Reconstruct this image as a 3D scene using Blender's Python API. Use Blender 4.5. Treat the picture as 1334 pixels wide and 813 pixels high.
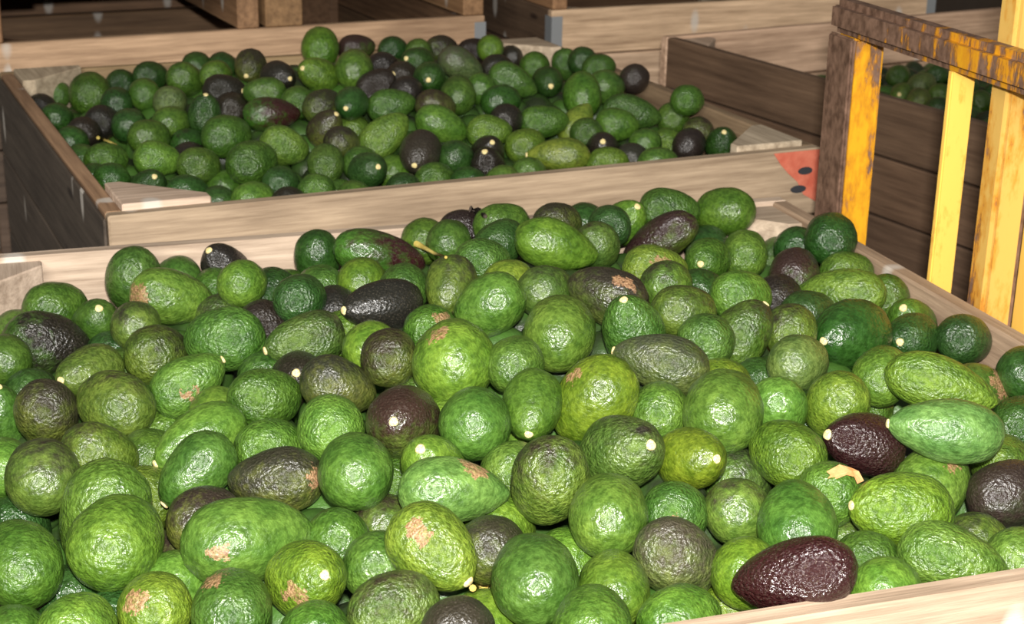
import bpy, bmesh, math, random
import numpy as np
from mathutils import Vector, Matrix, noise

for o_ in list(bpy.data.objects): bpy.data.objects.remove(o_, do_unlink=True)
SC = bpy.context.scene
COL = SC.collection
random.seed(7)

# ---------------------------------------------------------------- camera (height 0 = rim of the bins)
IW, IH = 1334, 813
FOC, PITCH, ROLL, CAMZ = 2114.0, .33777, .01791, .6183
CAM = np.array([0, 0, CAMZ]); UP = np.array([0, 0, 1.0])
_fw = np.array([0, math.cos(PITCH), -math.sin(PITCH)]); _r = np.array([1, 0, 0.0]); _u = np.cross(_r, _fw)
CR = math.cos(ROLL)*_r + math.sin(ROLL)*_u; CU = -math.sin(ROLL)*_r + math.cos(ROLL)*_u
def sight(x, y): return _fw + CR*(x - IW/2)/FOC - CU*(y - IH/2)/FOC
def on_z(x, y, z=0.0):
    d = sight(x, y); return CAM + d*(z - CAMZ)/d[2]
cd = bpy.data.cameras.new('camera'); cam = bpy.data.objects.new('camera', cd); COL.objects.link(cam)
cd.sensor_width = 36; cd.lens = FOC/IW*36; cd.clip_start = .02
cam.matrix_world = Matrix(((CR[0], CU[0], -_fw[0], 0), (CR[1], CU[1], -_fw[1], 0), (CR[2], CU[2], -_fw[2], CAMZ), (0, 0, 0, 1)))
cd.dof.use_dof = True; cd.dof.focus_distance = 1.45; cd.dof.aperture_fstop = 16
SC.camera = cam

# ---------------------------------------------------------------- world, daylight of the open shed, camera flash, exposure
wd_ = bpy.data.worlds.new('world'); SC.world = wd_; wd_.use_nodes = True
bg = wd_.node_tree.nodes['Background']; bg.inputs[0].default_value = (1, .95, .88, 1); bg.inputs[1].default_value = .11
def area(name, loc, target, sx, sy, power, color):
    l = bpy.data.lights.new(name, 'AREA'); l.shape = 'RECTANGLE'; l.size = sx; l.size_y = sy; l.energy = power; l.color = color
    o = bpy.data.objects.new(name, l); COL.objects.link(o); o.location = loc
    o.rotation_euler = (Vector(target) - Vector(loc)).to_track_quat('-Z', 'Y').to_euler(); return o
area('shed_doorway_daylight', (-1.0, -5.0, 3.2), (.2, 2.5, -.2), 4.0, 2.6, 350, (1, .95, .87))
area('camera_flash', (.02, -.03, CAMZ + .13), (.02, 1.9, 0), .05, .035, 64, (1, .97, .93))
SC.view_settings.view_transform = 'Standard'; SC.view_settings.look = 'None'
SC.view_settings.gamma = 1; SC.view_settings.use_curve_mapping = False
SC.view_settings.exposure = .22

# ---------------------------------------------------------------- helpers
def tag(o, label=None, cat=None, group=None, kind=None):
    if label: o['label'] = label
    if cat: o['category'] = cat
    if group: o['group'] = group
    if kind: o['kind'] = kind
    return o
def link(name, mesh, parent=None, mat=None):
    o = bpy.data.objects.new(name, mesh); COL.objects.link(o)
    if parent: o.parent = parent
    if mat and mesh and not mesh.materials: mesh.materials.append(mat)
    return o
def empty(name, loc, rz=0):
    o = bpy.data.objects.new(name, None); COL.objects.link(o); o.location = loc; o.rotation_euler = (0, 0, rz)
    o.empty_display_size = .05; return o
def mesh_from(name, verts, faces, smooth=False):
    m = bpy.data.meshes.new(name); m.from_pydata([tuple(v) for v in verts], [], faces); m.update()
    if smooth: m.polygons.foreach_set('use_smooth', [True]*len(m.polygons))
    return m
def box_mesh(name, sx, sy, sz, bev=.002, seg=1):
    bm = bmesh.new(); bmesh.ops.create_cube(bm, size=1)
    for v in bm.verts: v.co = Vector((v.co.x*sx, v.co.y*sy, v.co.z*sz))
    if bev: bmesh.ops.bevel(bm, geom=bm.edges[:], offset=bev, segments=seg, affect='EDGES')
    m = bpy.data.meshes.new(name); bm.to_mesh(m); bm.free(); return m
def prism_mesh(name, pts, z0, z1, bev=0):
    n = len(pts); v = [(x, y, z0) for x, y in pts] + [(x, y, z1) for x, y in pts]
    f = [tuple(range(n))[::-1], tuple(range(n, 2*n))] + [(i, (i+1) % n, n+(i+1) % n, n+i) for i in range(n)]
    m = mesh_from(name, v, f)
    if bev:
        bm = bmesh.new(); bm.from_mesh(m); bmesh.ops.bevel(bm, geom=bm.edges[:], offset=bev, segments=1, affect='EDGES'); bm.to_mesh(m); bm.free()
    return m

# ---------------------------------------------------------------- materials
class NT:
    def __init__(s, name):
        s.m = bpy.data.materials.new(name); s.m.use_nodes = True; s.t = s.m.node_tree; s.b = s.t.nodes['Principled BSDF']
    def n(s, typ, **kw):
        x = s.t.nodes.new(typ)
        for k, v in kw.items():
            if k.startswith('i_'):
                key = k[2:]; x.inputs[int(key) if key.isdigit() else key.replace('_', ' ')].default_value = v
            else: setattr(x, k, v)
        return x
    def l(s, a, b): s.t.links.new(a, b)
    def mix(s, fac, a, b, mode='MIX'):
        x = s.n('ShaderNodeMix', data_type='RGBA', blend_type=mode)
        for sock, val in ((x.inputs[0], fac), (x.inputs[6], a), (x.inputs[7], b)):
            if hasattr(val, 'is_output'): s.l(val, sock)
            else: sock.default_value = val if not isinstance(val, tuple) or len(val) == 4 else (*val, 1)
        return x.outputs[2]
    def ramp(s, src, pts):
        x = s.n('ShaderNodeValToRGB'); s.l(src, x.inputs[0]); e = x.color_ramp.elements
        while len(e) < len(pts): e.new(.5)
        for el, (p, c) in zip(e, pts): el.position = p; el.color = (c, c, c, 1) if not isinstance(c, tuple) else (*c, 1)
        return x.outputs[0]
    def math(s, op, a, b=0.0, c=None):
        x = s.n('ShaderNodeMath', operation=op)
        for i, v in enumerate((a, b) if c is None else (a, b, c)):
            if hasattr(v, 'is_output'): s.l(v, x.inputs[i])
            else: x.inputs[i].default_value = v
        return x.outputs[0]
    def attr(s, name):
        return s.n('ShaderNodeAttribute', attribute_type='OBJECT', attribute_name=name)
    def noise(s, vec, scale, detail=3, rough=.55):
        x = s.n('ShaderNodeTexNoise'); s.l(vec, x.inputs['Vector']); x.inputs['Scale'].default_value = scale
        x.inputs['Detail'].default_value = detail; x.inputs['Roughness'].default_value = rough; return x.outputs[0]
    def bump(s, h, strength, dist):
        x = s.n('ShaderNodeBump'); s.l(h, x.inputs['Height']); x.inputs['Strength'].default_value = strength; x.inputs['Distance'].default_value = dist; return x

def plain(name, col, rough=.5, metal=0):
    t = NT(name); t.b.inputs['Base Color'].default_value = (*col, 1); t.b.inputs['Roughness'].default_value = rough; t.b.inputs['Metallic'].default_value = metal
    return t.m

def wood_material():
    """weathered sawn board: object colour is the board's own colour, grain runs along local X"""
    t = NT('sawn_board'); tc = t.n('ShaderNodeTexCoord'); oi = t.n('ShaderNodeObjectInfo')
    off = t.n('ShaderNodeVectorMath', operation='MULTIPLY_ADD'); t.l(oi.outputs['Random'], off.inputs[0]); off.inputs[1].default_value = (37, 19, 11); t.l(tc.outputs['Object'], off.inputs[2])
    def mp(sx, sy, sz):
        m = t.n('ShaderNodeMapping'); t.l(off.outputs[0], m.inputs[0]); m.inputs['Scale'].default_value = (sx, sy, sz); return m.outputs[0]
    grain = t.noise(mp(1.8, 34, 34), 2.2, 6, .68); fine = t.noise(mp(5, 190, 190), 2, 3, .6); blot = t.noise(mp(3, 9, 9), 1.3, 3, .6)
    c = t.mix(t.ramp(grain, [(.30, .0), (.70, 1.0)]), (.52, .46, .40, 1), (1.22, 1.18, 1.12, 1))
    c = t.mix(1.0, oi.outputs['Color'], c, 'MULTIPLY')
    c = t.mix(t.ramp(blot, [(.42, .0), (.68, .55)]), c, t.mix(1.0, c, (.62, .60, .58, 1), 'MULTIPLY'))
    c = t.mix(t.ramp(fine, [(.60, 0.0), (.72, .35)]), c, t.mix(1.0, c, (.5, .46, .42, 1), 'MULTIPLY'))
    kn = t.n('ShaderNodeTexVoronoi'); t.l(mp(2.6, 9, 9), kn.inputs['Vector']); kn.inputs['Scale'].default_value = 1.0
    kmask = t.ramp(kn.outputs['Distance'], [(.045, 1.0), (.085, 0.0)])
    c = t.mix(kmask, c, t.mix(1.0, c, (.30, .24, .20, 1), 'MULTIPLY'))
    # pale splashes and scuffs
    sp = t.n('ShaderNodeTexVoronoi'); t.l(mp(13, 9, 5.5), sp.inputs['Vector']); sp.inputs['Scale'].default_value = 1.0
    sel = t.n('ShaderNodeSeparateColor'); t.l(sp.outputs['Color'], sel.inputs[0])
    smask = t.math('MULTIPLY', t.ramp(sp.outputs['Distance'], [(.13, 1.0), (.22, 0.0)]), t.math('GREATER_THAN', sel.outputs[0], .55))
    c = t.mix(t.math('MULTIPLY', smask, .7), c, (.62, .58, .52, 1))
    t.l(c, t.b.inputs['Base Color']); t.b.inputs['Roughness'].default_value = .72
    hgt = t.math('ADD', t.math('MULTIPLY', grain, .7), t.math('MULTIPLY', fine, .4))
    t.l(t.bump(hgt, .5, .0025).outputs[0], t.b.inputs['Normal'])
    return t.m

def avocado_material():
    """pebbled skin; object colour = green of the fruit, attribute 'ripe' = share of dark skin"""
    t = NT('avocado_skin'); tc = t.n('ShaderNodeTexCoord'); oi = t.n('ShaderNodeObjectInfo')
    off = t.n('ShaderNodeVectorMath', operation='MULTIPLY_ADD'); t.l(oi.outputs['Random'], off.inputs[0]); off.inputs[1].default_value = (41, 23, 17); t.l(tc.outputs['Object'], off.inputs[2])
    m = t.n('ShaderNodeMapping'); t.l(off.outputs[0], m.inputs[0]); m.inputs['Scale'].default_value = (1, 1, 1.3); v = m.outputs[0]
    peb = t.n('ShaderNodeTexVoronoi', feature='SMOOTH_F1'); t.l(v, peb.inputs['Vector']); peb.inputs['Scale'].default_value = 8.5; peb.inputs['Smoothness'].default_value = .6
    wob = t.noise(v, 5.5, 4, .62); big = t.noise(v, 1.15, 3, .55); spk = t.noise(v, 19, 2, .5)
    base = oi.outputs['Color']
    c = t.mix(t.ramp(big, [(.34, .0), (.66, 1.0)]), t.mix(1.0, base, (.66, .74, .62, 1), 'MULTIPLY'), t.mix(1.0, base, (1.22, 1.12, 1.05, 1), 'MULTIPLY'))
    c = t.mix(t.ramp(wob, [(.38, .8), (.58, 0.0)]), c, t.mix(1.0, c, (.40, .46, .34, 1), 'MULTIPLY'))
    c = t.mix(t.ramp(spk, [(.62, 0.0), (.72, .5)]), c, t.mix(1.0, c, (2.1, 1.7, 1.9, 1), 'MULTIPLY'))
    # dark ripe skin: spreads from one side (attribute direction) with a mottled edge
    ripe = t.attr('ripe').outputs['Fac']; side = t.attr('ripe_side').outputs['Vector']
    dt = t.n('ShaderNodeVectorMath', operation='DOT_PRODUCT'); t.l(tc.outputs['Object'], dt.inputs[0]); t.l(side, dt.inputs[1])
    mott = t.math('ADD', t.math('MULTIPLY', t.noise(v, 2.6, 5, .68), .9), t.math('MULTIPLY', dt.outputs['Value'], .22))
    lvl = t.math('ADD', mott, t.math('MULTIPLY', t.math('SUBTRACT', ripe, .5), 1.05))
    dmask = t.math('MULTIPLY', t.ramp(lvl, [(.43, 0.0), (.70, 1.0)]), t.math('MINIMUM', t.math('MULTIPLY', ripe, 4.0), 1.0))
    dark = t.n('ShaderNodeCombineColor'); da = t.attr('dark_skin'); 
    c = t.mix(dmask, c, t.mix(t.ramp(spk, [(.55, 0.0), (.75, .5)]), da.outputs['Color'], (.10, .085, .06, 1)))
    # scar: corky patch with a ragged edge at a fixed place on the skin
    sc = t.attr('scar').outputs['Vector']; ss = t.attr('scar_size').outputs['Fac']
    dv = t.n('ShaderNodeVectorMath', operation='DISTANCE'); t.l(tc.outputs['Object'], dv.inputs[0]); t.l(sc, dv.inputs[1])
    ed = t.math('ADD', dv.outputs['Value'], t.math('MULTIPLY', t.math('SUBTRACT', t.noise(v, 3.2, 4, .7), .5), 1.1))
    smask = t.math('MULTIPLY', t.math('LESS_THAN', ed, ss), t.ramp(t.noise(v, 7, 5, .75), [(.36, .25), (.52, .92)]))
    c = t.mix(smask, c, t.mix(t.ramp(spk, [(.35, 0.0), (.65, 1.0)]), (.16, .07, .03, 1), (.38, .23, .115, 1)))
    t.l(c, t.b.inputs['Base Color'])
    rg = t.math('ADD', t.math('SUBTRACT', t.attr('skin_rough').outputs['Fac'], .045), t.math('MULTIPLY', smask, .25)); t.l(rg, t.b.inputs['Roughness'])
    t.b.inputs['Specular IOR Level'].default_value = .62
    h = t.math('ADD', t.math('MULTIPLY', peb.outputs['Distance'], -.45), t.math('ADD', t.math('MULTIPLY', t.noise(v, 11, 2, .5), .80), t.math('MULTIPLY', t.noise(v, 27, 2, .5), .34)))
    bp = t.bump(h, .46, .010); t.l(t.attr('relief').outputs['Fac'], bp.inputs['Strength']); t.l(bp.outputs[0], t.b.inputs['Normal'])
    return t.m

def rust_paint_material():
    """yellow enamel worn to rusty steel; attribute 'wear' = share of rust"""
    t = NT('worn_yellow_paint'); tc = t.n('ShaderNodeTexCoord'); oi = t.n('ShaderNodeObjectInfo')
    def mp(s):
        m = t.n('ShaderNodeMapping'); t.l(tc.outputs['Object'], m.inputs[0]); m.inputs['Scale'].default_value = s; return m.outputs[0]
    a = t.noise(mp((22, 22, 5)), 1.4, 6, .7); b2 = t.noise(mp((60, 60, 40)), 1.5, 4, .6); sep = t.n('ShaderNodeSeparateXYZ'); t.l(tc.outputs['Object'], sep.inputs[0]); w = t.math('ADD', t.attr('wear').outputs['Fac'], t.math('MULTIPLY', t.attr('wear_slope').outputs['Fac'], sep.outputs['Y']))
    lvl = t.math('ADD', t.math('ADD', t.math('MULTIPLY', a, .8), t.math('MULTIPLY', b2, .2)), t.math('SUBTRACT', w, .5))
    mask = t.ramp(lvl, [(.50, 0.0), (.56, 1.0)]); halo = t.ramp(lvl, [(.40, 0.0), (.53, 1.0)])
    rust = t.mix(t.ramp(b2, [(.35, 0.0), (.65, 1.0)]), (.075, .038, .022, 1), (.20, .115, .075, 1))
    col = t.mix(halo, oi.outputs['Color'], (.50, .20, .012, 1)); col = t.mix(mask, col, rust)
    t.l(col, t.b.inputs['Base Color']); t.l(t.ramp(mask, [(0, .38), (1, .62)]), t.b.inputs['Roughness'])
    t.l(t.bump(t.math('ADD', t.math('MULTIPLY', mask, -.6), t.math('MULTIPLY', b2, .3)), .5, .002).outputs[0], t.b.inputs['Normal'])
    return t.m

def ground_material(name, c1, c2, sc):
    t = NT(name); tc = t.n('ShaderNodeTexCoord'); n1 = t.noise(tc.outputs['Object'], sc, 6, .6)
    t.l(t.mix(t.ramp(n1, [(.35, 0.0), (.7, 1.0)]), (*c1, 1), (*c2, 1)), t.b.inputs['Base Color']); t.b.inputs['Roughness'].default_value = .85
    t.l(t.bump(n1, .3, .01).outputs[0], t.b.inputs['Normal']); return t.m

M_WOOD = wood_material(); M_AVO = avocado_material(); M_YEL = rust_paint_material()
M_STEM = NT('stem_button_cork'); _tc = M_STEM.n('ShaderNodeTexCoord'); _n = M_STEM.noise(_tc.outputs['Object'], 3, 3)
M_STEM.l(M_STEM.mix(M_STEM.ramp(_n, [(.35, 0.0), (.7, 1.0)]), (.55, .40, .13, 1), (.80, .72, .40, 1)), M_STEM.b.inputs['Base Color']); M_STEM.b.inputs['Roughness'].default_value = .7; M_STEM = M_STEM.m
M_ZINC = plain('galvanised_strap', (.45, .48, .50), .45, .6)
M_RED = ground_material('red_stencil_paint', (.50, .10, .055), (.66, .20, .12), 30)
M_BLACK = plain('black_stencil_paint', (.03, .03, .035), .7)
M_STALK = ground_material('dry_stalk', (.38, .28, .05), (.55, .45, .12), 60)
M_TWIG = plain('dark_twig', (.05, .035, .025), .8)
M_LEAF = ground_material('dry_leaf', (.42, .17, .05), (.62, .33, .14), 90)
# One line per fruit seen in the photograph, read from enlarged views of it:
# x y length width axis_angle colour [b=half hidden] [st=x,y stem end] [sc=x,y,size scar] [n=neck]
CROPS_NEAR = {
 (0,230,3.694): """
645 495 310 262 -100 g
845 585 395 270 -10 G sc=660,585,.42
860 490 210 210 90 g b
1070 420 260 150 150 k st=1005,370
1040 525 170 160 90 g b
1185 545 228 222 20 G
1312 545 230 205 90 d b
260 640 305 250 0 g
470 690 215 165 90 g st=485,648
640 715 220 190 80 o
1075 655 180 170 0 o b
1270 690 200 180 0 k b
90 720 170 150 0 g b""",
 (320,230,3.694): """
345 390 262 215 -90 d
645 378 440 225 -12 M
365 530 220 200 90 g b
530 500 185 155 70 y
260 610 250 225 20 d
655 620 420 245 185 k st=482,640
760 530 215 210 90 g
985 532 285 245 -100 o st=955,648
895 715 190 175 -20 g sc=960,690,.32
1172 622 355 285 215 G
975 310 215 195 60 g
880 275 170 150 60 g b
1040 228 255 115 0 k b
1145 415 270 215 0 g
1230 210 270 150 10 g b
1225 315 260 200 30 d
430 600 225 140 80 k b
210 515 120 115 0 g b
1270 470 160 120 0 y b
80 690 200 180 0 k b
490 725 150 140 0 G b""",
 (640,230,3.694): """
320 210 235 155 0 m b
315 333 402 240 -15 G
445 205 170 160 60 d b
555 228 195 170 120 d
510 322 225 185 -60 o
640 190 165 130 60 G st=692,150
845 170 290 215 0 g
1115 180 292 228 185 g
800 290 395 185 212 P n
790 428 305 185 0 y sc=820,410,.3
845 510 212 200 0 o
1035 385 225 165 -100 g st=1010,422
1220 372 228 215 90 G
1040 320 190 170 90 d b
1268 290 140 130 0 g b
1200 575 290 240 0 G
560 572 395 270 160 m sc=640,520,.25
265 520 275 165 5 o
325 755 355 340 80 G
680 735 300 300 100 g st=635,607
925 635 310 200 0 o
1040 765 195 195 0 g
920 715 200 180 0 k b
1215 765 350 270 60 o st=1312,622
1000 530 160 150 0 d b""",
 (974,230,3.694): """
415 310 250 240 90 d
235 315 170 130 20 d b
150 360 150 140 60 g b
232 470 255 240 90 P
465 425 255 140 8 g
450 562 425 235 185 G
665 585 260 175 -75 g
785 680 200 180 120 g st=745,640
482 762 350 335 0 d st=375,800
795 778 290 235 0 d st=750,801
1030 775 255 215 0 d
290 640 280 160 0 d b
210 730 240 225 60 o
145 570 200 180 60 k b""",
 (0,420,3.694): """
45 185 225 225 90 g
240 115 410 300 -10 M2
430 242 380 255 190 o st=305,270
225 440 315 298 -80 m
570 420 370 325 150 o
770 155 295 285 0 o
910 325 390 230 20 G st=1075,240 sc=905,345,.2
1085 100 375 302 180 g
955 550 490 240 212 G st=755,670
710 610 220 190 60 g b
950 715 420 290 225 g st=795,862
480 620 375 215 -20 o
220 745 365 352 90 o
15 680 290 235 90 G
-5 425 245 190 90 g st=5,322
150 310 170 160 0 d b
590 205 150 140 0 g b
1060 395 160 150 0 G b
790 500 160 150 0 G b
720 765 130 120 0 y b
540 115 150 140 0 d b""",
 (320,420,3.694): """
285 97 395 245 195 o st=106,145
250 225 170 160 0 k st=241,243 b
92 365 345 285 0 g
450 300 365 260 -20 m
610 110 265 225 30 G
700 185 272 268 90 m
1022 214 396 390 90 G sc=920,60,.22
405 507 325 318 90 G
765 487 378 358 0 P st=728,483
1130 507 345 340 90 g
548 750 372 350 90 g
900 650 260 220 150 G st=850,608
1290 680 260 190 10 G b
115 590 335 255 10 G
145 755 445 290 180 m sc=335,745,.28
820 320 150 140 0 o b
950 440 150 140 0 G b
740 730 150 140 0 g b
110 225 180 160 0 g b""",
 (640,420,3.694): """
80 185 265 235 80 g
212 400 412 272 -95 g st=198,532
485 390 470 375 235 y sc=390,255,.2
825 195 462 268 170 m2 st=604,155
800 405 240 235 90 G
1120 440 395 380 80 G
630 632 392 370 0 o st=748,592
970 657 345 300 0 y st=1075,650
270 770 420 362 -100 o
1110 255 150 140 0 y b
1290 255 170 160 0 d b
1190 705 200 190 0 o b
140 600 150 140 0 G b
420 660 150 140 0 d b""",
 (974,420,3.694): """
240 195 290 262 20 o2
140 385 300 208 -85 G
415 400 330 292 -120 y
560 345 200 140 90 g b
650 275 290 270 60 G
925 305 535 275 -12 G n f f
1160 312 300 280 0 g sc=1232,290,.5
560 577 450 270 185 p st=400,565 f
945 535 560 305 182 G2 st=684,537 n f f f
185 657 372 315 160 y
890 770 405 345 60 G sc=985,690,.14
1222 625 165 150 -80 G st=1235,688
1325 225 200 180 0 d b
1320 310 160 150 0 k b
1312 512 270 235 80 d
1322 675 130 120 0 m b
260 410 140 130 0 d b""",
 (0,600,3.7055): """
495 265 530 410 -115 G
590 425 480 428 50 G
115 508 425 388 90 g
80 285 260 210 0 d b
985 275 365 285 20 m
1205 395 610 410 5 G sc=1060,445,.16
750 700 325 315 90 y sc=655,685,.3
1120 725 405 375 90 g sc=1030,572,.3
370 815 385 330 30 G
65 815 285 210 0 g
350 615 230 210 0 d b
855 535 200 190 0 G b
860 430 170 160 0 m b
560 710 150 140 0 d b""",
 (320,600,3.7055): """
1015 150 525 288 -3 g2 sc=1120,20,.4 n
885 462 472 372 -62 y st=1045,615 sc=840,355,.3
450 390 378 225 -82 g
300 570 388 372 0 y st=373,558 sc=222,645,.26
360 795 345 240 90 g
695 705 440 340 20 o
1030 795 355 260 0 k2
1185 430 340 325 20 m
640 440 290 240 80 g
680 265 220 200 0 o b
1160 745 260 210 0 G b""",
 (640,600,3.7055): """
580 285 402 378 90 G
205 570 440 412 90 g
590 610 365 342 90 G
928 480 418 365 -30 m2
495 805 415 380 90 g
910 775 405 345 30 G
900 232 288 250 0 g sc=900,275,.14
1180 240 305 295 20 o
1190 515 270 215 90 y
375 445 245 230 30 G b
1130 690 180 170 0 y b
50 240 150 140 0 G b""",
 (974,600,3.7055): """
225 315 430 372 100 g
222 572 600 345 196 p f
705 236 520 370 185 y st=488,243
995 468 510 300 -8 G
1105 355 300 180 0 o b
1300 450 290 235 20 G
1235 175 375 315 30 k2
655 590 285 245 30 G
590 455 320 200 0 g
415 172 290 255 0 G
470 345 170 160 0 o b""",
}
CROPS_FAR = {
 (0,0,2.779): """
200 335 110 96 90 g
325 338 155 148 90 g
428 365 102 88 90 d
440 295 90 80 0 d b
515 340 108 104 90 g
545 268 125 85 0 d
670 288 132 118 -20 g
617 358 118 88 0 o2
782 268 112 96 20 G
722 232 95 85 0 d b
797 228 95 75 0 d b
905 242 132 112 0 m st=891,273
1010 275 145 105 0 k st=1047,285
1160 170 146 134 90 G
1152 268 178 124 160 G st=1103,247
1290 172 135 95 10 P
1280 252 142 134 80 g
955 328 130 92 180 g st=880,330
815 328 150 105 0 k
840 378 95 80 0 k b
742 408 122 112 100 d st=748,347
620 437 132 98 15 g
540 492 152 112 0 g
985 412 200 122 0 M
822 495 180 155 0 g
1083 372 115 112 0 g
1165 380 142 112 20 m
1030 530 178 138 -15 G
908 592 182 158 20 g
575 572 172 115 -10 G
730 612 152 132 0 g
120 388 95 90 0 k
195 428 112 108 0 d
302 482 115 105 0 k
385 572 152 98 0 g
402 652 132 114 0 d
540 668 152 108 0 d st=560,643
682 698 152 125 0 d
912 708 155 92 10 G
1058 712 125 75 0 k
1180 592 142 126 90 g
1240 515 132 110 -30 m
1180 455 132 100 30 m st=1216,417
1268 385 142 112 0 d st=1251,403
1140 682 115 80 0 g
1018 652 105 92 0 d
1310 592 125 115 0 g
680 512 95 85 0 d b
815 655 80 72 0 g b
470 445 105 100 0 d b
235 512 105 98 0 d
290 572 105 95 0 g b
322 640 98 90 0 d
797 718 95 88 0 d
382 708 88 80 0 g
370 432 105 98 0 k b
1278 452 85 75 0 G b
690 562 95 90 0 k b
1235 692 80 70 0 g b""",
 (380,0,2.903): """
390 182 112 82 0 d
480 188 85 80 0 g
345 240 80 75 0 k b
470 228 122 82 180 d st=432,230
565 185 122 98 0 m
420 272 95 75 0 k b
520 288 108 102 0 d st=517,302
640 242 175 112 -25 m2
325 312 120 85 30 k st=390,283
430 328 105 75 0 k
690 190 125 92 10 k
745 174 80 76 60 G
775 252 122 88 20 k
835 212 85 82 0 k
630 358 145 134 90 g
838 308 192 118 -25 g
712 322 85 80 -60 g
920 242 105 86 0 g
790 378 152 110 10 d
380 392 182 112 10 g
540 392 155 98 -15 m
970 305 135 98 20 d st=980,325
1040 245 125 106 -60 g
570 474 205 132 -20 G
350 512 215 142 42 G
487 585 165 156 0 k2 st=468,628
617 588 115 112 0 d
745 488 168 104 5 G
942 456 188 116 5 g
825 442 125 90 0 k
885 548 152 116 20 G
742 553 112 72 180 k st=757,541
738 612 122 96 90 k st=728,577
290 642 158 138 0 d st=323,630
545 662 152 84 0 g
672 668 105 65 0 d
800 660 132 62 0 g
890 640 132 76 0 g
1015 585 232 116 180 Y st=888,592 n
430 694 122 72 0 d
240 720 112 62 0 g
390 628 80 75 0 g b""",
 (680,0,2.802): """
280 242 122 88 10 g
225 208 75 68 0 d b
320 314 132 124 0 g
400 287 98 94 0 k2
220 346 164 138 90 g
600 366 118 104 10 g
555 430 120 118 0 g
405 412 215 124 -10 g
345 456 158 122 0 g
205 440 170 82 60 Y n
240 480 112 90 0 g
450 516 112 88 0 g
642 472 95 85 60 m
610 520 125 98 50 k
730 520 152 108 0 d st=735,485
305 578 152 82 10 y
400 563 105 80 0 k2
490 575 152 72 10 g
295 517 80 66 0 k st=296,516
530 512 88 80 0 G b""",
}
CROPS_RIGHT = {
 (1000,0,3.695): """
630 365 112 96 0 g
742 402 135 98 20 o2
820 358 118 88 0 d
650 455 125 108 190 G st=637,456
830 462 132 112 0 g
728 470 120 90 80 o2
892 375 95 85 0 k b
820 515 110 85 0 d
1025 485 105 95 0 g
1100 440 100 92 0 d
960 420 110 95 0 d""",
}
# ---------------------------------------------------------------- pile solver
def parse(crops):
    rows = []
    for (x0, y0, sc), txt in crops.items():
        for line in txt.strip().splitlines():
            k = line.split()
            x, y, ln, wd, ang = (float(v) for v in k[:5])
            r = dict(x=x0 + x/sc, y=y0 + y/sc, ln=ln/sc, wd=wd/sc, ang=math.radians(ang), col=k[5], b='b' in k[6:], n='n' in k[6:], st=None, sc=None, f=sum(e == 'f' for e in k[6:]))
            for e in k[6:]:
                if e.startswith('st='):
                    p = [float(v) for v in e[3:].split(',')]; r['st'] = (x0 + p[0]/sc, y0 + p[1]/sc)
                if e.startswith('sc='):
                    p = [float(v) for v in e[3:].split(',')]; r['sc'] = (x0 + p[0]/sc, y0 + p[1]/sc, p[2])
            rows.append(r)
    return rows

def to_local(p, b):
    c, s = math.cos(b['yaw']), math.sin(b['yaw']); dx, dy = p[0] - b['x'], p[1] - b['y']
    return dx*c + dy*s, -dx*s + dy*c

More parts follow.
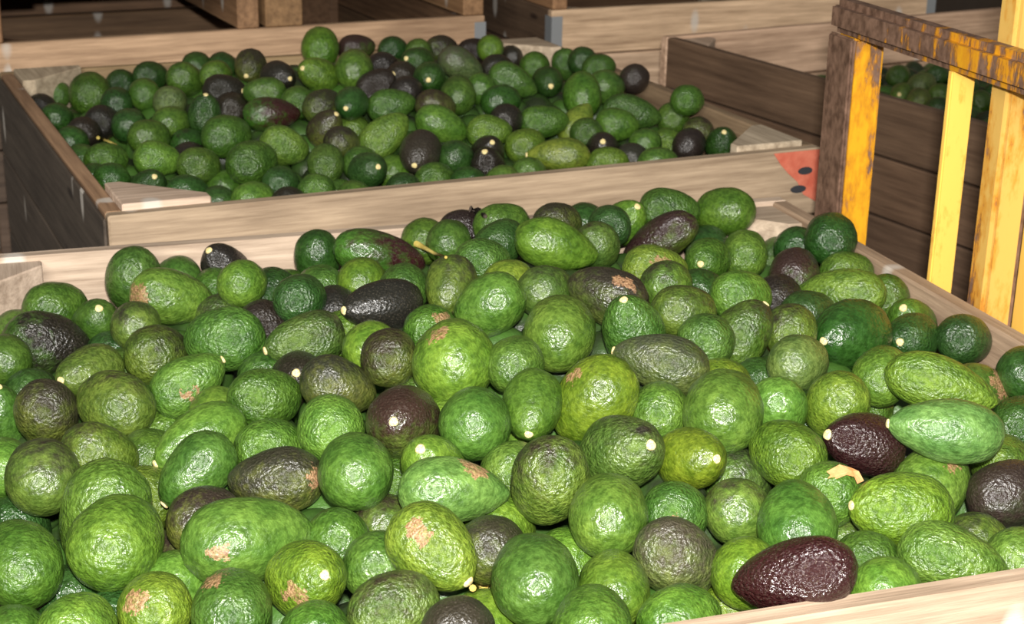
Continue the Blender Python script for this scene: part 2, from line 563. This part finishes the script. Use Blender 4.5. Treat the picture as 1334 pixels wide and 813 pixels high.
def solve_pile(rows, b, heap, it=260):
    """Fruit rest in a heap in the bin: the sight line gives the direction, the heap surface the distance; then fruit are pushed apart."""
    n = len(rows)
    D = np.array([sight(r['x'], r['y']) for r in rows]); D0 = D.copy()
    T = np.zeros(n)
    for i, r in enumerate(rows):
        lo, hi = .6, 6.0
        for _ in range(40):
            m = (lo + hi)/2; p = CAM + D[i]*m; u, v = to_local(p, b)
            if p[2] > heap(u, v) and v < b['sy'] - .075 and u < b['sx'] - .06: lo = m
            else: hi = m
        T[i] = lo + (.055 if r['b'] else 0) - r['f']*.03
    T0 = T.copy()
    # half hidden fruit show only their upper part: bring them to a fruit's usual width, the hidden part below
    for i, r in enumerate(rows):
        wmin = (b['wmin'] if r['b'] else b['wmin']*.93)/T[i]*FOC
        if r['wd'] < wmin:
            g = wmin - r['wd']; r['y'] += g*.42; r['ln'] = max(r['ln'], wmin*1.02); r['wd'] = wmin
            if r['st']: r['st'] = (r['st'][0], r['st'][1])
            D[i] = sight(r['x'], r['y']); D0[i] = D[i]
    wd = np.array([r['wd'] for r in rows])/FOC*1.035
    # long axis of each fruit
    AX = np.zeros((n, 3)); K = np.zeros(n)
    for i, r in enumerate(rows):
        d = D[i]/np.linalg.norm(D[i]); rr = np.cross(d, UP); rr /= np.linalg.norm(rr); uu = np.cross(rr, d)
        A = max(1.0, r['ln']/r['wd'])
        if r['st']:
            ex, ey = r['st'][0] - r['x'], r['y'] - r['st'][1]; e = math.hypot(ex, ey); a = math.atan2(ey, ex)
            k = max(1.32, A); ct = min(1, e/(k*r['wd']/2*.97)); sgn = 1
        else:
            k = max(1.30, A*1.02); a = r['ang']; ct = math.sqrt(max(0, min(1, (A*A - 1)/(k*k - 1)))); sgn = -1
        K[i] = k
        st = math.sqrt(max(0, 1 - ct*ct))
        AX[i] = ct*(math.cos(a)*rr + math.sin(a)*uu) - sgn*st*d
    offs = np.array([-.5, 0, .5]); rs = np.array([.80, .98, .70])
    NAIL = np.array([.25 if r['b'] else .06 for r in rows])
    c, s = math.cos(b['yaw']), math.sin(b['yaw'])
    for step in range(it):
        P = CAM + D*T[:, None]
        R = wd*T/2
        L = R*K
        C = P[:, None, :] + AX[:, None, :]*(offs[None, :, None]*L[:, None, None])   # n,3,3
        Rr = R[:, None]*rs[None, :]
        Cf = C.reshape(-1, 3); Rf = Rr.reshape(-1)
        own = np.repeat(np.arange(n), 3)
        d = Cf[:, None, :] - Cf[None, :, :]
        dist = np.linalg.norm(d, axis=2) + 1e-9
        pen = Rf[:, None] + Rf[None, :] - dist
        pen[own[:, None] == own[None, :]] = 0
        pen = np.clip(pen, 0, None)
        mv = (d/dist[..., None]*pen[..., None]).sum(1)*.16
        mv = mv.reshape(n, 3, 3).sum(1)
        ml = np.linalg.norm(mv, axis=1, keepdims=True); mv *= np.minimum(1, .012/(ml + 1e-9))
        # stay inside the boards while below the rim
        u, v = (P[:, 0]-b['x'])*c + (P[:, 1]-b['y'])*s, -(P[:, 0]-b['x'])*s + (P[:, 1]-b['y'])*c
        low = P[:, 2] < R + .004
        m_ = R*1.02 + BT
        du = np.where(u < m_, m_ - u, np.where(u > b['sx'] - m_, b['sx'] - m_ - u, 0))*low*.3
        dv = np.where(v < m_, m_ - v, np.where(v > b['sy'] - m_, b['sy'] - m_ - v, 0))*low*.3
        mv[:, 0] += du*c - dv*s; mv[:, 1] += du*s + dv*c
        along = (mv*D).sum(1)/(D*D).sum(1)
        lat = mv - along[:, None]*D
        T = np.clip(T + along + (T0 - T)*.015, T0 - .10, T0 + .14)
        D = D + lat/T[:, None]*.45
        D = D + (D0 - D)*NAIL[:, None]
    P = CAM + D*T[:, None]
    res = float(pen.max()), float((np.abs(D - D0).max(1)*FOC).max()), float(np.abs(T - T0).max())
    return P, wd*T, K, AX, res
# ---------------------------------------------------------------- the setting
ZF = -.80
fl = link('floor', mesh_from('floor', [(-7, -7, ZF), (7, -7, ZF), (7, 8, ZF), (-7, 8, ZF)], [(0, 1, 2, 3)]), mat=ground_material('concrete_floor', (.16, .14, .12), (.26, .23, .20), 2.5)); tag(fl, kind='structure')
wb = link('wall_back', box_mesh('wall_back', 14, .2, 4.0, 0), mat=ground_material('dark_shed_wall', (.05, .035, .025), (.09, .065, .045), 3)); wb.location = (0, 8.1, ZF + 2.0); tag(wb, kind='structure')

# ---------------------------------------------------------------- wooden bins
BT, BH, GAP, NB = .024, .112, .004, 6
_bm = {}
def board_mesh(L, t=BT, h=BH):
    k = (round(L, 3), t, h)
    if k not in _bm:
        m = box_mesh('board', L, t, h, .003); m.materials.append(M_WOOD); _bm[k] = m
    return _bm[k]
def jit(c, a=.10):
    s = 1 + random.uniform(-a, a); return tuple(x*s*(1 + random.uniform(-.03, .03)) for x in c) + (1,)
PALE = (.58, .48, .37); MID = (.44, .31, .20); GREYB = (.36, .27, .19); DARK = (.15, .095, .060); BROWN = (.21, .125, .07)
def wooden_bin(label, x, y, yaw, z=0.0, sx=1.16, sy=1.084, front=PALE, back=PALE, left=MID, right=MID, post=PALE, strap=False, rows=NB, bearer=PALE, front_low=None, leg=.095, post_top=-.006):
    e = empty('wooden_bin', (x, y, z - NB*(BH + GAP) - .10), yaw); tag(e, label, 'bin', 'slatted wooden fruit bins')
    H = NB*(BH + GAP) + .10
    parts = {'front': [], 'left': [], 'right': [], 'back': []}
    def bd(side, L, px, py, rz, zc, col):
        o = link('board', board_mesh(L), e); o.location = (px, py, zc); o.rotation_euler = (0, 0, rz); o.color = jit(col); parts[side].append(o)
    for i in range(rows):
        zc = H - BH/2 - i*(BH + GAP)
        j = lambda: random.uniform(-.0015, .0015)
        bd('front', sx, sx/2, BT/2 + j(), 0, zc, front if i == 0 or not front_low else front_low); bd('back', sx, sx/2, sy - BT/2 + j(), 0, zc, back)
        bd('left', sy - 2*BT, BT/2 + j(), sy/2, math.pi/2, zc, left); bd('right', sy - 2*BT, sx - BT/2 + j(), sy/2, math.pi/2, zc, right)
    pm = prism_mesh('corner_post', [(0, 0), (leg, 0), (leg, .022), (.022, leg), (0, leg)], .09, H + post_top, .002); pm.materials.append(M_WOOD)
    for k, (px, py) in enumerate(((BT, BT), (sx - BT, BT), (sx - BT, sy - BT), (BT, sy - BT))):
        o = link('corner_post', pm, e); o.location = (px, py, 0); o.rotation_euler = (0, 0, k*math.pi/2); o.color = jit(post)
    for i in range(8):
        w = (sx - 2*BT)/8; o = link('floor_board', board_mesh(sy - 2*BT - .002, .02, w - .006), e); o.location = (BT + w*(i + .5), sy/2, .11); o.rotation_euler = (math.pi/2, 0, math.pi/2); o.color = jit(BROWN)
    for px, w in ((.022, .04), (sx/2 - .004, .05), (sx/2 + .080, .088), (sx - .03, .053)):
        o = link('bearer', board_mesh(sy, w, .098), e); o.location = (px, sy/2, .049); o.rotation_euler = (0, 0, math.pi/2); o.color = jit(bearer)
    if strap:
        for px, s in ((0, 1), (sx, -1)):
            v = [(-.001*s, -.0015, -.055), (.028*s, -.0015, -.055), (.028*s, -.0015, .03), (-.001*s, -.0015, .03), (-.001*s, .035, -.055), (-.001*s, .035, .03)]
            m = mesh_from('corner_strap', v, [(0, 1, 2, 3), (4, 0, 3, 5)]); m.materials.append(M_ZINC)
            o = link('corner_strap', m, e); o.location = (px, 0, H - .045); md = o.modifiers.new('thickness', 'SOLIDIFY'); md.thickness = .0015; md.offset = 0
    return e, parts, H

NEAR = dict(x=-.3723 + .016*math.sin(.3197), y=.8986 - .016*math.cos(.3197), yaw=.3197, sx=1.16, sy=1.100, wmin=.061)
FAR = dict(x=-.5512, y=2.1205, yaw=.4269, sx=1.16, sy=1.084, wmin=.060)
RIGHT = dict(x=.866, y=2.716, yaw=math.radians(30), sx=1.16, sy=1.08, wmin=.058)
wooden_bin('pale wooden bin heaped with avocados beside rusty yellow frame', NEAR['x'], NEAR['y'], NEAR['yaw'], sy=NEAR['sy'], front=(.50, .40, .29), left=PALE, right=GREYB)
far_e, far_p, far_h = wooden_bin('wooden bin of avocados with red painted mark on its front board', FAR['x'], FAR['y'], FAR['yaw'], front=(.42, .325, .23), left=(.34, .22, .13), right=(.30, .21, .13), back=(.40, .29, .16), leg=.125, post_top=.009)
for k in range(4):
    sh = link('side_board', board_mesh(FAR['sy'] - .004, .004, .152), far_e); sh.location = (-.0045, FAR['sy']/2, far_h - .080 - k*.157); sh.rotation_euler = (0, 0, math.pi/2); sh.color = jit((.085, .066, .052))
wooden_bin('dark-sided wooden bin partly filled with avocados behind the yellow frame', RIGHT['x'], RIGHT['y'], RIGHT['yaw'], left=DARK, back=(.60, .44, .31), front=BROWN, right=PALE)
yv = math.radians(26)
vx, vy = -.077 - 1.16*math.cos(yv), 3.899 - 1.16*math.sin(yv)
wooden_bin('empty wooden bin with steel corner straps behind the red-marked bin', vx, vy, yv, front=(.60, .42, .27), front_low=(.10, .07, .05), back=BROWN, left=BROWN, right=BROWN, post=BROWN, strap=True)
yu = math.radians(24.5)
ux, uy = .085, 3.99
wooden_bin('pale wooden bin with steel corner straps behind the dark-sided bin', ux, uy, yu, front=(.66, .50, .35), back=BROWN, left=DARK, right=BROWN, strap=True)
TOPZ = NB*(BH + GAP) + .10 + .001
wooden_bin('dark wooden bin stacked on the empty strapped bin', vx, vy, yv, z=TOPZ, front=BROWN, back=BROWN, left=DARK, right=BROWN, bearer=(.34, .20, .10))
wooden_bin('dark wooden bin stacked on the pale strapped bin', ux, uy, yu, z=TOPZ, front=BROWN, back=BROWN, left=DARK, right=BROWN, bearer=(.34, .20, .10))

# red stencil mark with dark seeds on the red-marked bin's front board, near its right end
fb = far_p['front'][0]
def decal(name, pts, mat, yy):
    m = mesh_from(name, [(x, -yy, z) for x, z in pts] + [(x, -yy + .0008, z) for x, z in pts], [tuple(range(len(pts)))] + [(i, i + len(pts), (i + 1) % len(pts) + len(pts), (i + 1) % len(pts)) for i in range(len(pts))]); m.materials.append(mat)
    return link(name, m, fb)
decal('red_paint_mark', [(.485, .054), (.575, .054), (.575, -.035), (.548, -.020), (.535, .002), (.516, .018), (.500, .034)], M_RED, BT/2 + .0022)
for cx, cz, rx in ((.548, .020, .014), (.537, -.010, .015)):
    decal('black_seed_mark', [(cx + rx*math.cos(a*math.pi/8), cz + .0065*math.sin(a*math.pi/8)) for a in range(16)], M_BLACK, BT/2 + .0028)
# ---------------------------------------------------------------- rusty yellow steel frame standing outside the near bin
def plan_at(x, y, off):
    """point on the sight line whose distance outside the near bin's right wall is off"""
    c, s = math.cos(NEAR['yaw']), math.sin(NEAR['yaw']); d = sight(x, y)
    t = (NEAR['sx'] + off + (NEAR['x']*c + NEAR['y']*s))/(d[0]*c + d[1]*s)
    return CAM + d*t
YEL = (.72, .36, .015, 1); YEL2 = (.85, .52, .10, 1)
p1 = plan_at(1112, 150, .060); top = plan_at(1131, 26, .060)
p2 = plan_at(1242, 200, .055); p3 = plan_at(1306, 250, .085); p4 = plan_at(1336, 330, .125)
pend = plan_at(1420, 128, .055)
ZT = top[2]
fr = empty('steel_frame', (p1[0], p1[1], ZF), NEAR['yaw']); tag(fr, 'rusty yellow steel frame standing between the heaped bin and dark-sided bin', 'frame')
def fpart(name, sx, sy, z0, z1, p, col, wear, bev=.006):
    m = box_mesh(name, sx, sy, z1 - z0, bev, 2); m.materials.append(M_YEL); o = link(name, m, fr)
    lp = fr.matrix_basis.inverted() @ Vector((p[0], p[1], (z0 + z1)/2)); o.location = lp; o.color = col; o['wear'] = wear; return o
fpart('post', .052, .052, ZF, ZT - .021, p1, YEL, .47)
fpart('post_flange', .008, .066, ZF, ZT - .0215, (p1[0] - .030*math.cos(NEAR['yaw']) + .004*math.sin(NEAR['yaw']), p1[1] - .030*math.sin(NEAR['yaw']) - .004*math.cos(NEAR['yaw'])), (.30, .24, .2, 1), .74, .003)
fpart('bar', .034, .010, ZF, ZT - .0215, p2, YEL2, .36, .002)
fpart('mast', .045, .040, ZF, ZT + .9, p3, (.60, .37, .09, 1), .42)
p5 = plan_at(1327, 250, .10); fpart('edge_angle', .016, .016, ZF, ZT - .10, p5, (.32, .17, .10, 1), .62, .002)
L_ = math.hypot(pend[0] - p1[0], pend[1] - p1[1])
dirv = np.array([math.sin(NEAR['yaw']), -math.cos(NEAR['yaw'])])
mid = np.array([p1[0], p1[1]]) + dirv*(L_/2 - .025)
o = fpart('top_rail', .038, L_ + .016, ZT - .0215, ZT + .024, (mid[0] - .015*math.cos(NEAR['yaw']), mid[1] - .015*math.sin(NEAR['yaw'])), (.62, .30, .012, 1), .58, .010); o['wear_slope'] = .45
fpart('side_panel', .010, .24, ZF, ZT - .10, (p4[0] + dirv[0]*.115, p4[1] + dirv[1]*.115), YEL2, .22, .002)
fpart('foot_rail', .046, L_, ZF, ZF + .044, (mid[0], mid[1]), YEL, .55, .006)

# ---------------------------------------------------------------- avocados
E2 = lambda u, v, a, b, c, d: math.exp(-((u - a)/b)**2 - ((v - c)/d)**2)
H_NEAR = lambda u, v: -.045 + .10*E2(u, v, .66, .38, .62, .45)
H_FAR = lambda u, v: -.05 + .13*E2(u, v, .62, .48, .66, .40)
H_RIGHT = lambda u, v: -.10

def profile(u, c, nk):
    return math.sqrt(max(0, 1 - abs(u)**(2.5 + 2.2*nk if u > 0 else 2.05)))*(1 - c*u - nk*max(0, u)**1.5)
def avocado_mesh(name, c, nk, seed, ns=60, nr=40):
    rmax = max(profile(-1 + 2*i/200, c, nk) for i in range(201))
    V = []; F = []
    for i in range(nr + 1):
        th = math.pi*i/nr; z = math.cos(th); r = profile(z, c, nk)/rmax
        for j in range(ns if 0 < i < nr else 1):
            a = 2*math.pi*j/ns; p = Vector((r*math.cos(a), r*math.sin(a), z))
            q = p*1.0 + Vector((seed*7.3, seed*3.1, seed*5.7))
            k = 1 + .045*noise.noise(q*1.1) + .020*noise.noise(q*3.0) + .010*noise.noise(q*7.5)
            V.append(p*k)
    mr = sum(sorted(math.hypot(p.x, p.y) for p in V)[-ns*3:])/(ns*3); V = [Vector((p.x/mr, p.y/mr, p.z)) for p in V]
    idx = lambda i, j: 0 if i == 0 else (1 + (nr - 1)*ns if i == nr else 1 + (i - 1)*ns + j % ns)
    for i in range(nr):
        for j in range(ns):
            f = [idx(i, j), idx(i + 1, j), idx(i + 1, j + 1), idx(i, j + 1)]; g = []
            for t in f:
                if t not in g: g.append(t)
            F.append(tuple(g))
    m = mesh_from(name, V, F, True); m.materials.append(M_AVO); return m, 1.0
MESH = {k: [avocado_mesh('avocado_' + k, c, nk, s + 10*i)[0] for s in range(4)] for i, (k, c, nk) in enumerate((('round', .08, 0), ('egg', .20, .09), ('pear', .22, .16), ('neck', .24, .26)))}
def button_mesh(r=1.0):
    V = []; F = []; ns = 12
    prof = [(0, .34), (.45, .34), (.80, .26), (1.0, .05), (1.02, -.4)]
    for i, (rr, z) in enumerate(prof):
        for j in range(ns):
            a = 2*math.pi*j/ns; w = 1 + .08*math.sin(3*a + i); V.append((rr*w*math.cos(a), rr*w*math.sin(a), z))
    for i in range(len(prof) - 1):
        for j in range(ns): F.append((i*ns + j, (i+1)*ns + j, (i+1)*ns + (j+1) % ns, i*ns + (j+1) % ns))
    m = mesh_from('stem_button', V, F, True); m.materials.append(M_STEM); return m
BUTTON = button_mesh()

# colour code -> skin colour, share of dark skin, dark skin colour, roughness, words
DK = (.013, .010, .007); DB = (.022, .020, .010); DP = (.026, .0065, .0065); DG = (.044, .045, .027)
SKIN = {'G': ((.098, .190, .024), .10, DB, .36, 'bright green'), 'G2': ((.110, .215, .045), .0, DB, .40, 'bluish green'),
        'g': ((.062, .134, .019), .18, DB, .36, 'mid green'), 'g2': ((.105, .185, .040), .16, DB, .42, 'pale green'),
        'd': ((.026, .075, .014), .24, DK, .33, 'dark green'), 'y': ((.116, .188, .018), .18, DB, .37, 'yellow green'), 'Y': ((.14, .20, .025), .25, DB, .42, 'yellow green'),
        'o': ((.085, .145, .022), .46, DB, .38, 'olive mottled'), 'o2': ((.110, .165, .045), .32, DG, .42, 'greyish olive'),
        'm': ((.085, .110, .022), .60, DB, .38, 'brown mottled'), 'm2': ((.085, .125, .040), .62, DG, .37, 'grey-brown'),
        'k': ((.030, .035, .014), .94, DK, .34, 'blackish'), 'k2': ((.045, .050, .030), .90, (.022, .017, .012), .42, 'matt black'),
        'p': ((.03, .02, .015), 1.1, DP, .25, 'glossy purple'), 'P': ((.070, .110, .020), .66, (.024, .013, .010), .31, 'purple-and-green'),
        'M': ((.05, .135, .018), .60, DP, .31, 'dark-and-green'), 'M2': ((.06, .135, .025), .62, DK, .34, 'dark-and-green')}

def words(r, P, K, AX, b):
    u, v = to_local(P, b)
    d = np.array(P) - CAM; d /= np.linalg.norm(d); facing = -float(np.dot(AX, d))
    shp = 'long-necked' if r['n'] else ('round' if K < 1.31 and r['ln']/r['wd'] < 1.12 else 'oval')
    end = 'brown scarred' if r['sc'] else 'stem out' if r['st'] else 'half buried' if r['b'] else ('blossom out' if abs(facing) > .75 else 'lying sideways')
    zone = 'by front board' if v < .22 else 'by back board' if v > b['sy'] - .22 else 'by side board' if (u > b['sx'] - .22 or u < .22) else 'mid heap'
    return f"{SKIN[r['col']][4]} {shp} avocado, {end}, {zone}"
def all_words(rows, P, K, AX, b, binword):
    base = [words(r, P[i], K[i], AX[i], b) for i, r in enumerate(rows)]; out = []; used = set()
    for i, t in enumerate(base):
        if base.count(t) > 1:      # tell look-alikes apart by the neighbour they touch
            near_ = np.argsort(np.linalg.norm(P - P[i], axis=1))[1:6]; own = SKIN[rows[i]['col']][4]; cand = []
            for rank in (('p', 'P', 'k', 'k2', 'M', 'M2'), ('m', 'm2', 'y', 'Y', 'd'), ('o', 'o2', 'G', 'G2', 'g', 'g2')):
                cand += [j for j in near_ if rows[j]['col'] in rank and SKIN[rows[j]['col']][4] != own and not rows[j]['b']]
            opts = [t + f", beside {SKIN[rows[j]['col']][4]} one" for j in cand]
            free = [q for q in opts if q not in used]
            if opts: t = (free or opts)[0]
        used.add(t); out.append(t + ', ' + binword)
    return out

def place_avocados(crops, b, heap, binword):
    rows = parse(crops); P, W, K, AX, res = solve_pile(rows, b, heap)
    print('pile', binword, len(rows), 'left overlap %.4f m, shift %.1f px, depth %.3f m' % res)
    rng = random.Random(len(rows)); objs = []; labels = all_words(rows, P, K, AX, b, binword)
    for i, r in enumerate(rows):
        col, ripe, dk, rough, _ = SKIN[r['col']]
        kind = 'neck' if r['n'] else ('round' if K[i] < 1.31 else 'egg' if K[i] < 1.62 else 'pear')
        if r['st'] and kind == 'round': kind = 'egg'
        o = link('avocado', rng.choice(MESH[kind])); objs.append(o)
        z = Vector(AX[i]).normalized(); x = z.orthogonal().normalized(); y = z.cross(x); R = Matrix((x, y, z)).transposed() @ Matrix.Rotation(rng.uniform(0, 6.28), 3, 'Z')
        s = (W[i]*.5, W[i]*.5*rng.uniform(.97, 1.02), W[i]*K[i]*.495)
        o.rotation_mode = 'QUATERNION'; o.rotation_quaternion = R.to_quaternion(); o.location = P[i]; o.scale = s
        j = rng.uniform(.86, 1.14)
        o.color = (col[0]*j*rng.uniform(.88, 1.12), col[1]*j, col[2]*j*rng.uniform(.8, 1.2), 1)
        o['ripe'] = max(0.0, ripe + rng.uniform(-.06, .06)); o['dark_skin'] = [c*rng.uniform(.85, 1.2) for c in dk]; o['skin_rough'] = rough + rng.uniform(-.04, .05)
        o['relief'] = .48 if r['col'] == 'p' else rng.choice((.26, .34, .40, .46))
        side = Vector((rng.uniform(-1, 1), rng.uniform(-1, 1), rng.uniform(-1, 1))).normalized()
        if r['col'] in ('M', 'M2'): side = R.inverted() @ Vector(CR*.95 + CU*.3)
        if r['col'] == 'P' and not r['st']: side = R.inverted() @ Vector(-CR*.5 + CU*.8)
        if r['col'] == 'P' and r['st']: side = R.inverted() @ Vector(CU*1.2)
        if r['col'] in ('m', 'm2', 'o'): side = R.inverted() @ Vector(CU*.8 + CR*rng.uniform(-.6, .6))
        o['ripe_side'] = list(side)
        sp, sz = (9.0, 9.0, 9.0), 0.0
        if r['sc']:
            # where the sight line to the scar meets the skin
            Mi = Matrix.LocRotScale(Vector(P[i]), R.to_quaternion(), Vector(s)).inverted()
            a = Mi @ Vector(CAM); dd = (Mi @ Vector(CAM + sight(r['sc'][0], r['sc'][1]))) - a
            A_, B_, C_ = dd.dot(dd), 2*a.dot(dd), a.dot(a) - 1.0; disc = B_*B_ - 4*A_*C_
            t = (-B_ - math.sqrt(disc))/(2*A_) if disc > 0 else -B_/(2*A_)
            sp = tuple((a + dd*t).normalized()); sz = r['sc'][2]
        o['scar'] = list(sp); o['scar_size'] = sz
        tag(o, labels[i], 'avocado', 'avocados heaped in ' + binword)
        if r['st']:
            q = link('stem_button', BUTTON, o); br = rng.uniform(.0041, .0050)
            mz = max(vv.co.z for vv in o.data.vertices)
            q.location = (0, 0, mz - .012); q.scale = (br/s[0], br/s[1], br/s[2])
    return rows, P, W, AX, objs

def under_layer(b, heap, label, pile, lo=(0, 0), drop=.058, pitch=.060, layers=3, n0=0):
    """fruit lower in the heap, glimpsed only through the gaps: too many to count, one object"""
    rng = random.Random(91 + n0); V = []; F = []; ns, nr = 16, 12
    c, s = math.cos(b['yaw']), math.sin(b['yaw'])
    for l in range(layers):
        v = .075 + .033*(l % 2)
        while v < b['sy'] - .075:
            u = .075 + rng.uniform(0, .03)
            while u < b['sx'] - .07:
                uu, vv = u + rng.uniform(-.006, .006), v + rng.uniform(-.006, .006); z = heap(uu, vv) - drop - l*.055
                ax = Vector((rng.uniform(-1, 1), rng.uniform(-1, 1), rng.uniform(-.5, .5))).normalized(); x = ax.orthogonal().normalized(); y = ax.cross(x)
                w = rng.uniform(.029, .033); base = len(V); C = Vector((b['x'] + uu*c - vv*s, b['y'] + uu*s + vv*c, z)); u += pitch
                if (np.linalg.norm(pile[1] - np.array(C), axis=1) - pile[2]*.56 - w).min() < -.012: continue
                for i in range(nr + 1):
                    th = math.pi*i/nr
                    for j in range(ns):
                        a = 2*math.pi*j/ns; rr = math.sin(th)*w*(1 - .12*math.cos(th)); V.append(C + x*rr*math.cos(a) + y*rr*math.sin(a) + ax*math.cos(th)*w*1.22)
                for i in range(nr):
                    for j in range(ns): F.append((base + i*ns + j, base + (i+1)*ns + j, base + (i+1)*ns + (j+1) % ns, base + i*ns + (j+1) % ns))
            v += pitch*.9
    m = mesh_from('lower_avocados', V, F, True)
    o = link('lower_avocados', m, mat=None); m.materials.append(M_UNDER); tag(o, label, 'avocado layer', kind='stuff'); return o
M_UNDER = None
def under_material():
    t = NT('avocado_skin_shaded'); tc = t.n('ShaderNodeTexCoord'); a = t.noise(tc.outputs['Object'], 14, 2); bmp = t.noise(tc.outputs['Object'], 190, 3, .6)
    c = t.mix(t.ramp(a, [(.40, 0.0), (.58, 1.0)]), (.018, .028, .010, 1), (.045, .11, .016, 1)); t.l(c, t.b.inputs['Base Color']); t.b.inputs['Roughness'].default_value = .42  # greens darkened: shade of the gaps is put into the skin colour
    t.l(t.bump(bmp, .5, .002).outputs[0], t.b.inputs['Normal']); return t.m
M_UNDER = under_material()

near = place_avocados(CROPS_NEAR, NEAR, H_NEAR, 'bin beside frame')
far = place_avocados(CROPS_FAR, FAR, H_FAR, 'red-marked bin')
right = place_avocados(CROPS_RIGHT, RIGHT, H_RIGHT, 'dark-sided bin')
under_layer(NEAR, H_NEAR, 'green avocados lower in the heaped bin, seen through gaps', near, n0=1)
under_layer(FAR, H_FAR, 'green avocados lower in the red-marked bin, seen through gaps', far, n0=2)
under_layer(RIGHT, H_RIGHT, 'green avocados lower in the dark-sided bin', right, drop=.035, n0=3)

# ---------------------------------------------------------------- stalks and a dry leaf
def tube(name, pts, radii, mat, label=None, cat=None, parent=None):
    V = []; F = []; ns = 8
    for i, p in enumerate(pts):
        p = Vector(p); d = (Vector(pts[min(i+1, len(pts)-1)]) - Vector(pts[max(i-1, 0)])).normalized(); x = d.orthogonal().normalized(); y = d.cross(x)
        for j in range(ns):
            a = 2*math.pi*j/ns; V.append(p + (x*math.cos(a) + y*math.sin(a))*radii[i])
    for i in range(len(pts) - 1):
        for j in range(ns): F.append((i*ns+j, (i+1)*ns+j, (i+1)*ns+(j+1) % ns, i*ns+(j+1) % ns))
    F.append(tuple(range(ns))[::-1]); F.append(tuple(range((len(pts)-1)*ns, len(pts)*ns)))
    m = mesh_from(name, V, F, True); m.materials.append(mat); o = link(name, m, parent)
    if label: tag(o, label, cat)
    return o
def skin_hit(x, y, lift=.003):
    """point where a sight line meets the heap of fruit already built"""
    bpy.context.view_layer.update(); dg = bpy.context.evaluated_depsgraph_get(); d = Vector(sight(x, y)).normalized()
    ok, loc, nrm, *_ = SC.ray_cast(dg, Vector(CAM), d)
    return loc + nrm*lift if ok else Vector(on_z(x, y))
def crop_pt(c, x, y): return c[0] + x/c[2], c[1] + y/c[2]
cB, cH, cJ, cP = (320, 230, 3.694), (974, 420, 3.694), (320, 600, 3.7055), (0, 0, 2.779)
pts = [skin_hit(*crop_pt(cB, x, y), .004) for x, y in ((826, 322), (870, 340), (915, 365), (968, 402))]
tube('avocado_stalk', pts, [.0042, .0030, .0022, .0018], M_STALK, 'yellow dry stalk lying on avocados at the back of the heap', 'stalk')
pts = [skin_hit(*crop_pt(cP, x, y), .004) for x, y in ((350, 497), (390, 505), (425, 522))]
tube('avocado_stalk', pts, [.0032, .0026, .0020], M_STALK, 'thin yellow stalk lying on avocados in the red-marked bin', 'stalk')
pts = [skin_hit(*crop_pt(cJ, x, y), .004) for x, y in ((1080, 600), (1130, 605), (1175, 612))]
tube('avocado_stalk', pts, [.0030, .0032, .0028], M_STALK, 'short orange stalk wedged between avocados near the front board', 'stalk')
pts = [skin_hit(*crop_pt(cB, x, y), .004) for x, y in ((1160, 195), (1110, 180), (1075, 168))]
tube('dark_twig', pts, [.003, .006, .005], M_TWIG, 'small dark dry twig on a blackish avocado', 'twig')
lc = [(375, 770), (400, 742), (380, 726), (440, 697), (500, 700), (535, 716), (545, 770), (515, 782), (505, 752), (470, 742), (430, 758)]
base = [skin_hit(*crop_pt(cH, x, y), .003) for x, y in lc]; ctr = skin_hit(*crop_pt(cH, 492, 725), .003); base = [p if abs((p - ctr).length) < .035 else Vector(CAM) + Vector(sight(*crop_pt(cH, x, y)))*((ctr - Vector(CAM)).dot(Vector(_fw))) for p, (x, y) in zip(base, lc)]; base = [p + (Vector(CAM) - p).normalized()*.006 for p in base]; cen = ctr + (Vector(CAM) - ctr).normalized()*.006
n_ = len(base); nrm = (Vector(CAM) - cen).normalized()
rim = [cen + (p - cen) - nrm*((p - cen).dot(nrm))*.6 for p in base]
V = [cen + nrm*.003] + rim; V += [p + nrm*.0008 for p in V]
F = [(0, 1 + i, 1 + (i+1) % n_) for i in range(n_)] + [(n_+1, n_+2 + (i+1) % n_, n_+2 + i) for i in range(n_)] + [(1+i, n_+2+i, n_+2+(i+1) % n_, 1+(i+1) % n_) for i in range(n_)]
m = mesh_from('dry_leaf', V, F); m.materials.append(M_LEAF); lf = link('dry_leaf', m); tag(lf, 'curled orange brown dry leaf lying on a green avocado', 'leaf')
